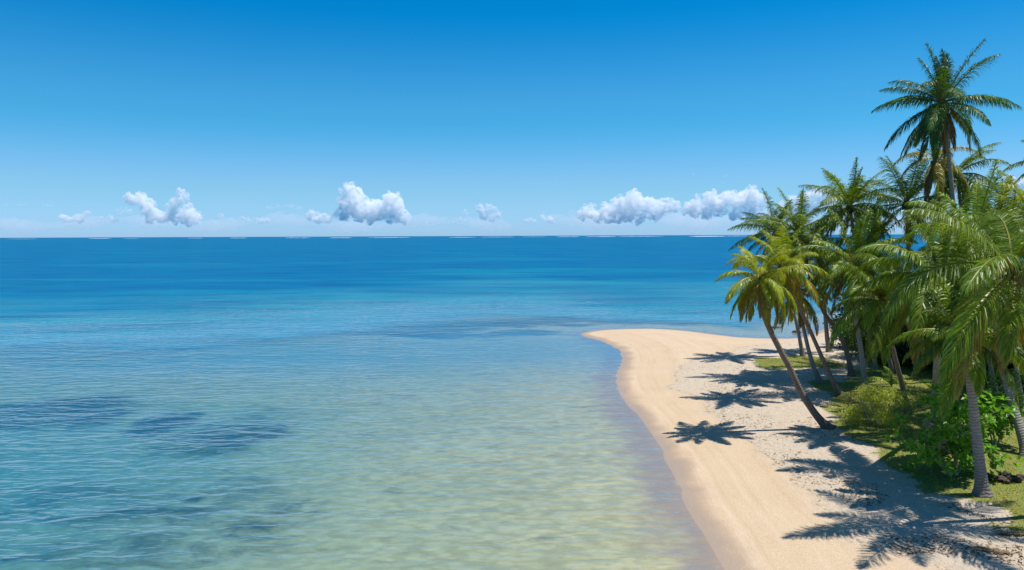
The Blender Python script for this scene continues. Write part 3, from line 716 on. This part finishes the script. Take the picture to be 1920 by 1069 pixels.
def broad_tree(base, h, rx, ry, n_clump, n_leaf, size, cols, label, name='broadleaf_tree', cat='tree', seed=1, asp=0.5, rosette=0, group=None, low=0.15, stems=4, thick=0.12, upright=0.3):
    rng = np.random.RandomState(seed); b = Vector(base); root = empty(name, b); tag(root, label, cat, group)
    V = []; F = []; Cs = []; ends = []; nv = 0; LEN = []
    TV = []; TF = []; tn = 0
    # clump centres fill an uneven dome
    cl = []
    for k in range(n_clump):
        a = rng.uniform(0, 6.283); q = math.sqrt(rng.rand()); zz = rng.uniform(low, 1.0)
        prof = math.sqrt(max(0.05, 1 - (max(zz - 0.45, 0) / 0.58) ** 2)) * (0.75 + 0.25 * min(1, zz / 0.35))
        e = 1 + 0.22 * math.sin(3 * a + seed) + 0.15 * math.sin(5 * a + 2 * seed)
        cl.append((b.x + rx * q * prof * e * math.cos(a), b.y + ry * q * prof * e * math.sin(a), b.z + h * zz * rng.uniform(0.88, 1.02)))
    cl = np.array(cl)
    stemp = []
    for s in range(stems):
        a = rng.uniform(0, 6.283); p0 = np.array(b) + np.array([math.cos(a), math.sin(a), 0]) * 0.12 * rx * 0.4 - np.array([0, 0, 0.1])
        p3 = np.array(b) + np.array([math.cos(a) * rx * 0.45, math.sin(a) * ry * 0.45, h * rng.uniform(0.5, 0.7)])
        mid = (p0 + p3) / 2 + rng.normal(size=3) * 0.08 * rx; path = catmull([p0, mid, p3], 6)
        v, f = tube(path, np.linspace(thick, thick * 0.45, len(path)), 7); TV.append(v); TF += [tuple(tn + x for x in t) for t in f]; tn += len(v); stemp.append(path)
    for c in cl:
        P = stemp[rng.randint(len(stemp))]; st = P[rng.randint(len(P) // 2, len(P))]
        mid = (st + c) / 2 + rng.normal(size=3) * 0.08 * rx - np.array([0, 0, 0.05 * h]); path = catmull([st, mid, c], 4)
        v, f = tube(path, np.linspace(thick * 0.35, thick * 0.10, len(path)), 5); TV.append(v); TF += [tuple(tn + x for x in t) for t in f]; tn += len(v)
    tvs = np.vstack(TV)
    mesh_obj('trunk', tvs, TF, M_BARK, root, True, origin=b, attrs={'len': np.ones(len(tvs))})
    C = []; Nn = []
    per = n_leaf // n_clump
    cr = 0.62 * (rx * ry * h / n_clump) ** (1 / 3.0) * 1.5
    for c in cl:
        k = per
        if rosette:
            nr = max(1, per // rosette)
            for _ in range(nr):
                d = rng.normal(size=3); d[2] = d[2] * 0.8 + 0.25; d /= np.linalg.norm(d); o = c + d * cr * rng.uniform(0.3, 1.0)
                axis_ = d + np.array([0, 0, 0.6]); axis_ /= np.linalg.norm(axis_)
                u = np.cross(axis_, [0.3, 0.5, 0.1]); u /= np.linalg.norm(u); w2 = np.cross(axis_, u)
                for j in range(rosette):
                    a = 6.283 * j / rosette + rng.uniform(-0.3, 0.3); C.append(o); Nn.append((math.cos(a) * u + math.sin(a) * w2) + axis_ * rng.uniform(0.0, 0.9))
        else:
            d = rng.normal(size=(k, 3)); d /= np.linalg.norm(d, axis=1)[:, None]
            rad_ = cr * rng.rand(k, 1) ** 0.4; pp = c + d * rad_ * np.array([1, 1, 0.75]); C += pp.tolist(); Nn += (d + rng.normal(size=(k, 3)) * 0.5 + np.array([0, 0, upright])).tolist()
    v, f, co = leaves(rng, np.array(C), np.array(Nn), size, asp, cols)
    mesh_obj('crown', v, f, M_LEAF, root, origin=b, cattrs={'leafcol': co})
    return root

DK_SHADE = ((0.012, 0.036, 0.008), (0.034, 0.078, 0.014)); BR = ((0.035, 0.10, 0.012), (0.09, 0.19, 0.02))  # the darker pair has the shade of the canopy put into its leaf colour
back = [
 (1615, 652, 5.5, 3.0, DK_SHADE, 'dark broadleaf tree farthest left behind the palm trunks, beside the open beach'),
 (1660, 668, 5.8, 3.6, BR, 'brighter green broadleaf tree at the back of the lawn, right of the pale grey trunk'),
 (1705, 672, 6.5, 4.2, DK_SHADE, 'dark broadleaf tree at the back of the lawn, behind the thin red brown trunk'),
 (1762, 680, 7.0, 4.2, DK_SHADE, 'dark broadleaf tree at the back of the lawn, behind the upright grey trunk'),
 (1812, 688, 6.5, 4.0, DK_SHADE, 'dark broadleaf tree behind the lawn, between the thick ringed trunk and the pale leaning one'),
 (1868, 705, 6.0, 4.0, DK_SHADE, 'dark broadleaf tree behind the pale leaning trunk near the right edge'),
 (1935, 725, 6.5, 4.0, DK_SHADE, 'dark broadleaf tree cut by the right edge behind the lawn'),
 (1700, 636, 8.0, 5.5, DK_SHADE, 'farther broadleaf tree seen through the palms, second row on the left'),
 (1800, 640, 8.5, 6.0, DK_SHADE, 'farther broadleaf tree seen through the palms, second row in the middle'),
 (1905, 645, 8.5, 6.0, DK_SHADE, 'farther broadleaf tree seen through the palms, second row on the right'),
]
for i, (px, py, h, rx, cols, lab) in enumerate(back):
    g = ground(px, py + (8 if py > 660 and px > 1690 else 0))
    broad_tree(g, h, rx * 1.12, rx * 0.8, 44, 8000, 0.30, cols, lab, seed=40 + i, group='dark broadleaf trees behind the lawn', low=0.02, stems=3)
broad_tree(ground(1640, 797), 2.3, 1.9, 1.5, 34, 7000, 0.16, ((0.22, 0.31, 0.03), (0.44, 0.50, 0.06), (0.5, 0.42, 0.18), 0.14),
           'loose yellow green shrub with small narrow leaves, before the pale grey palm trunk', 'shrub', 'shrub', seed=71, asp=0.28, low=0.08, stems=9, thick=0.03, upright=0.15)
broad_tree(ground(1606, 770), 1.2, 1.1, 0.9, 14, 2000, 0.15, ((0.11, 0.15, 0.025), (0.22, 0.24, 0.06), (0.45, 0.38, 0.18), 0.2),
           'low straggly shrub between the brown palm foot and the larger yellow green shrub', 'shrub', 'shrub', seed=72, asp=0.28, low=0.05, stems=6, thick=0.02, upright=0.15)
broad_tree(ground(1786, 892), 3.9, 2.7, 2.1, 40, 2900, 0.31, ((0.075, 0.22, 0.018), (0.20, 0.42, 0.035), (0.30, 0.28, 0.04), 0.03),
           'large open shrub with glossy rosette leaves and pale branches, left of the thick ringed trunk', 'large_shrub', 'shrub', seed=73, asp=0.52, rosette=8, low=0.14, stems=6, thick=0.075)
broad_tree(ground(1868, 838), 2.7, 1.7, 1.5, 20, 2000, 0.25, ((0.07, 0.21, 0.018), (0.19, 0.40, 0.035), (0.30, 0.28, 0.04), 0.03),
           'bright green broad leaved shrub behind the thick ringed palm trunk, near the right edge', 'large_shrub', 'shrub', seed=74, asp=0.52, rosette=8, low=0.25, stems=4, thick=0.045)
broad_tree(ground(1868, 770), 2.2, 2.2, 1.2, 16, 2200, 0.2, ((0.04, 0.12, 0.014), (0.09, 0.19, 0.025)),
           'low green shrub in front of the dark trees at the right edge of the lawn', 'shrub', 'shrub', seed=75, asp=0.45, low=0.05, stems=4, thick=0.03)

# young coconut seedling: a few lime fronds from the ground
def seedling():
    rng = np.random.RandomState(5); b = ground(1670, 748); root = empty('young_palm', b)
    tag(root, 'young coconut palm with a few bright lime fronds, growing behind the loose shrub', 'palm tree')
    v, f = tube([np.array(b) - [0, 0, 0.1], np.array(b) + [0, 0, 0.5], np.array(b) + [0.03, 0, 1.1]], [0.08, 0.07, 0.04], 8)
    st = mesh_obj('trunk', v, f, M_BARK, root, True, origin=b, attrs={'len': np.ones(len(v))})
    c = dict(a=(0.16, 0.27, 0.02), b=(0.25, 0.36, 0.03), rachis=(0.3, 0.33, 0.05), tips=0.05); top = np.array(b) + [0.03, 0, 1.0]
    cv, cf = tube([top, top + [0, 0, 0.3], top + [0, 0, 0.6]], [0.06, 0.05, 0.01], 6)
    cr = mesh_obj('crown', cv, cf, M_FROND, root, origin=top, cattrs={'leafcol': np.repeat([[0.2, 0.3, 0.03]], len(cv), 0)})
    for az, el, L in ((3.1, 42, 2.0), (2.4, 66, 1.6), (0.3, 55, 1.6), (1.4, 75, 1.5), (5.0, 50, 1.4), (0.9, 35, 1.5)):
        v, f, co = frond(rng, top, az, R(el), L, 1.7, np.zeros(3), c, nl=26, lw=0.075)
        mesh_obj('frond', v, f, M_FROND, cr, origin=top, cattrs={'leafcol': co})
seedling()

# ------------------------------------------------------------------ small things on the ground
def grass_blades():
    rng = np.random.RandomState(9); n = 150000
    Y = rng.uniform(26, 85, n); X = rng.uniform(12, 46, n); k = np.abs(X) < Y * 0.72; X, Y = X[k], Y[k]
    g = grass_mask(X, Y) + (fbm(X * 2.3, Y * 2.3) - 0.5) * 0.9; k = g > 0.55; X, Y = X[k], Y[k]; n = len(X)
    Z = gz(X, Y); a = rng.uniform(0, 6.283, n); h = rng.uniform(0.04, 0.13, n); lean = rng.normal(0, 0.05, (n, 2)); w_ = 0.018
    v = np.zeros((n, 3, 3)); v[:, 0] = np.stack([X - np.cos(a) * w_, Y - np.sin(a) * w_, Z - 0.02], 1); v[:, 1] = np.stack([X + np.cos(a) * w_, Y + np.sin(a) * w_, Z - 0.02], 1)
    v[:, 2] = np.stack([X + lean[:, 0], Y + lean[:, 1], Z + h], 1)
    k = rng.rand(n, 1); c = np.array([0.15, 0.22, 0.03]) * (1 - k) + np.array([0.34, 0.33, 0.07]) * k
    tag(mesh_obj('grass', v.reshape(-1, 3), np.arange(n * 3).reshape(-1, 3), M_LEAF, cattrs={'leafcol': np.repeat(c, 3, 0)}),
        'thin yellow green lawn grass growing through the sand under the palms', 'grass', kind='stuff')
grass_blades()
def litter(name, label, n, region, size, cols, asp, seed, lift=0.02, test=None):
    rng = np.random.RandomState(seed); C = []
    P = np.array([tuple(on_plane(rng.uniform(region[0], region[2]), rng.uniform(region[1], region[3]), 0.75)) for _ in range(n * 12)])
    ok = sdist(P[:, 0], P[:, 1]) > 3
    if test: ok &= test(P[:, 0], P[:, 1])
    P = P[ok][:n]; n = len(P); P[:, 2] = gz(P[:, 0], P[:, 1]) + lift; C = P; D = rng.normal(size=(n, 3)) * np.array([1, 1, 0.15])
    v, f, co = leaves(rng, C, D, size, asp, cols)
    tag(mesh_obj(name, v, f, M_LEAF, cattrs={'leafcol': co}), label, 'leaf litter', kind='stuff')
litter('fallen_leaves', 'yellow and tan fallen leaves scattered on the lawn around the shrubs', 260, (1560, 740, 1925, 975), 0.26,
       ((0.45, 0.34, 0.10), (0.55, 0.45, 0.22), (0.42, 0.30, 0.16), 0.4), 0.5, 6, test=lambda x, y: grass_mask(x, y) > 0.4)
def drytest(x, y):
    return inside(DP, x, y) & (fbm(x * 0.45 + 11, y * 0.45) > 0.50) & (grass_mask(x, y) < 0.5)
litter('beach_debris', 'small dark twigs and dry leaf bits scattered on the upper beach', 2600, (1250, 640, 1925, 1069), 0.19,
       ((0.09, 0.06, 0.04), (0.22, 0.15, 0.09)), 0.22, 8, test=drytest)

def fallen_frond(px, py, az, L, label, seed, flat=True):
    rng = np.random.RandomState(seed); b = ground(px, py); o_ = np.array(b) + [0, 0, 0.08]
    v, f, co = frond(rng, o_, az, R(3), L, 0.0, np.zeros(3), PAL['dead'], nl=34, lw=0.05, ragged=0.4, hang=0.1)
    v[:, 2] = o_[2] - 0.04 + 0.35 * (v[:, 2] - o_[2]); gzv = gz(v[:, 0], v[:, 1]); v[:, 2] = np.maximum(v[:, 2], gzv + 0.015)
    tag(mesh_obj('fallen_frond', v, f, M_FROND, origin=b, cattrs={'leafcol': co}), label, 'dead frond')
fallen_frond(1900, 1040, 2.7, 1.1, 'small dry brown frond lying on the sand in the bottom right corner', 31)
fallen_frond(1935, 1004, 2.9, 1.3, 'reddish dry frond lying where lawn and sand meet at the right edge', 32)

def husks():
    rng = np.random.RandomState(12); V = []; F = []; b = ground(1886, 900)
    for k in range(26):
        a = rng.uniform(0, 6.28); q = rng.uniform(0, 0.85); r_ = rng.uniform(0.07, 0.17)
        c = np.array(b) + [math.cos(a) * q, math.sin(a) * q * 0.7, r_ * 0.6 + 0.25 * (0.85 - q) * rng.rand()]
        v, f = ICO2; v = v * (1 + 0.2 * rng.normal(size=(len(v), 1))) * r_ * np.array([1.2, 0.9, 0.8]) + c
        i0 = len(V); V += v.tolist(); F += [tuple(i0 + x for x in t) for t in f]
    tag(mesh_obj('husk_pile', V, F, M_HUSK, origin=b), 'dark heap of old coconut husks on the lawn right of the thick ringed trunk', 'husks')
husks()
def rock(px, py, r_, label, seed):
    rng = np.random.RandomState(seed); b = on_plane(px, py, 0); v, f = ICO2
    v = v * (1 + 0.16 * rng.normal(size=(len(v), 1))) * np.array([r_ * 1.4, r_, r_ * 0.55]) + np.array(b)
    tag(mesh_obj('rock', v, f, M_ROCK, origin=b), label, 'rock', 'small rocks in the shallows beyond the spit')
rock(1455, 614, 0.42, 'small dark rock farther out in the water, seen under the leftmost palm crown', 1)
rock(1495, 623, 0.5, 'dark rock closer to the beach edge, seen between the palm trunks', 2)
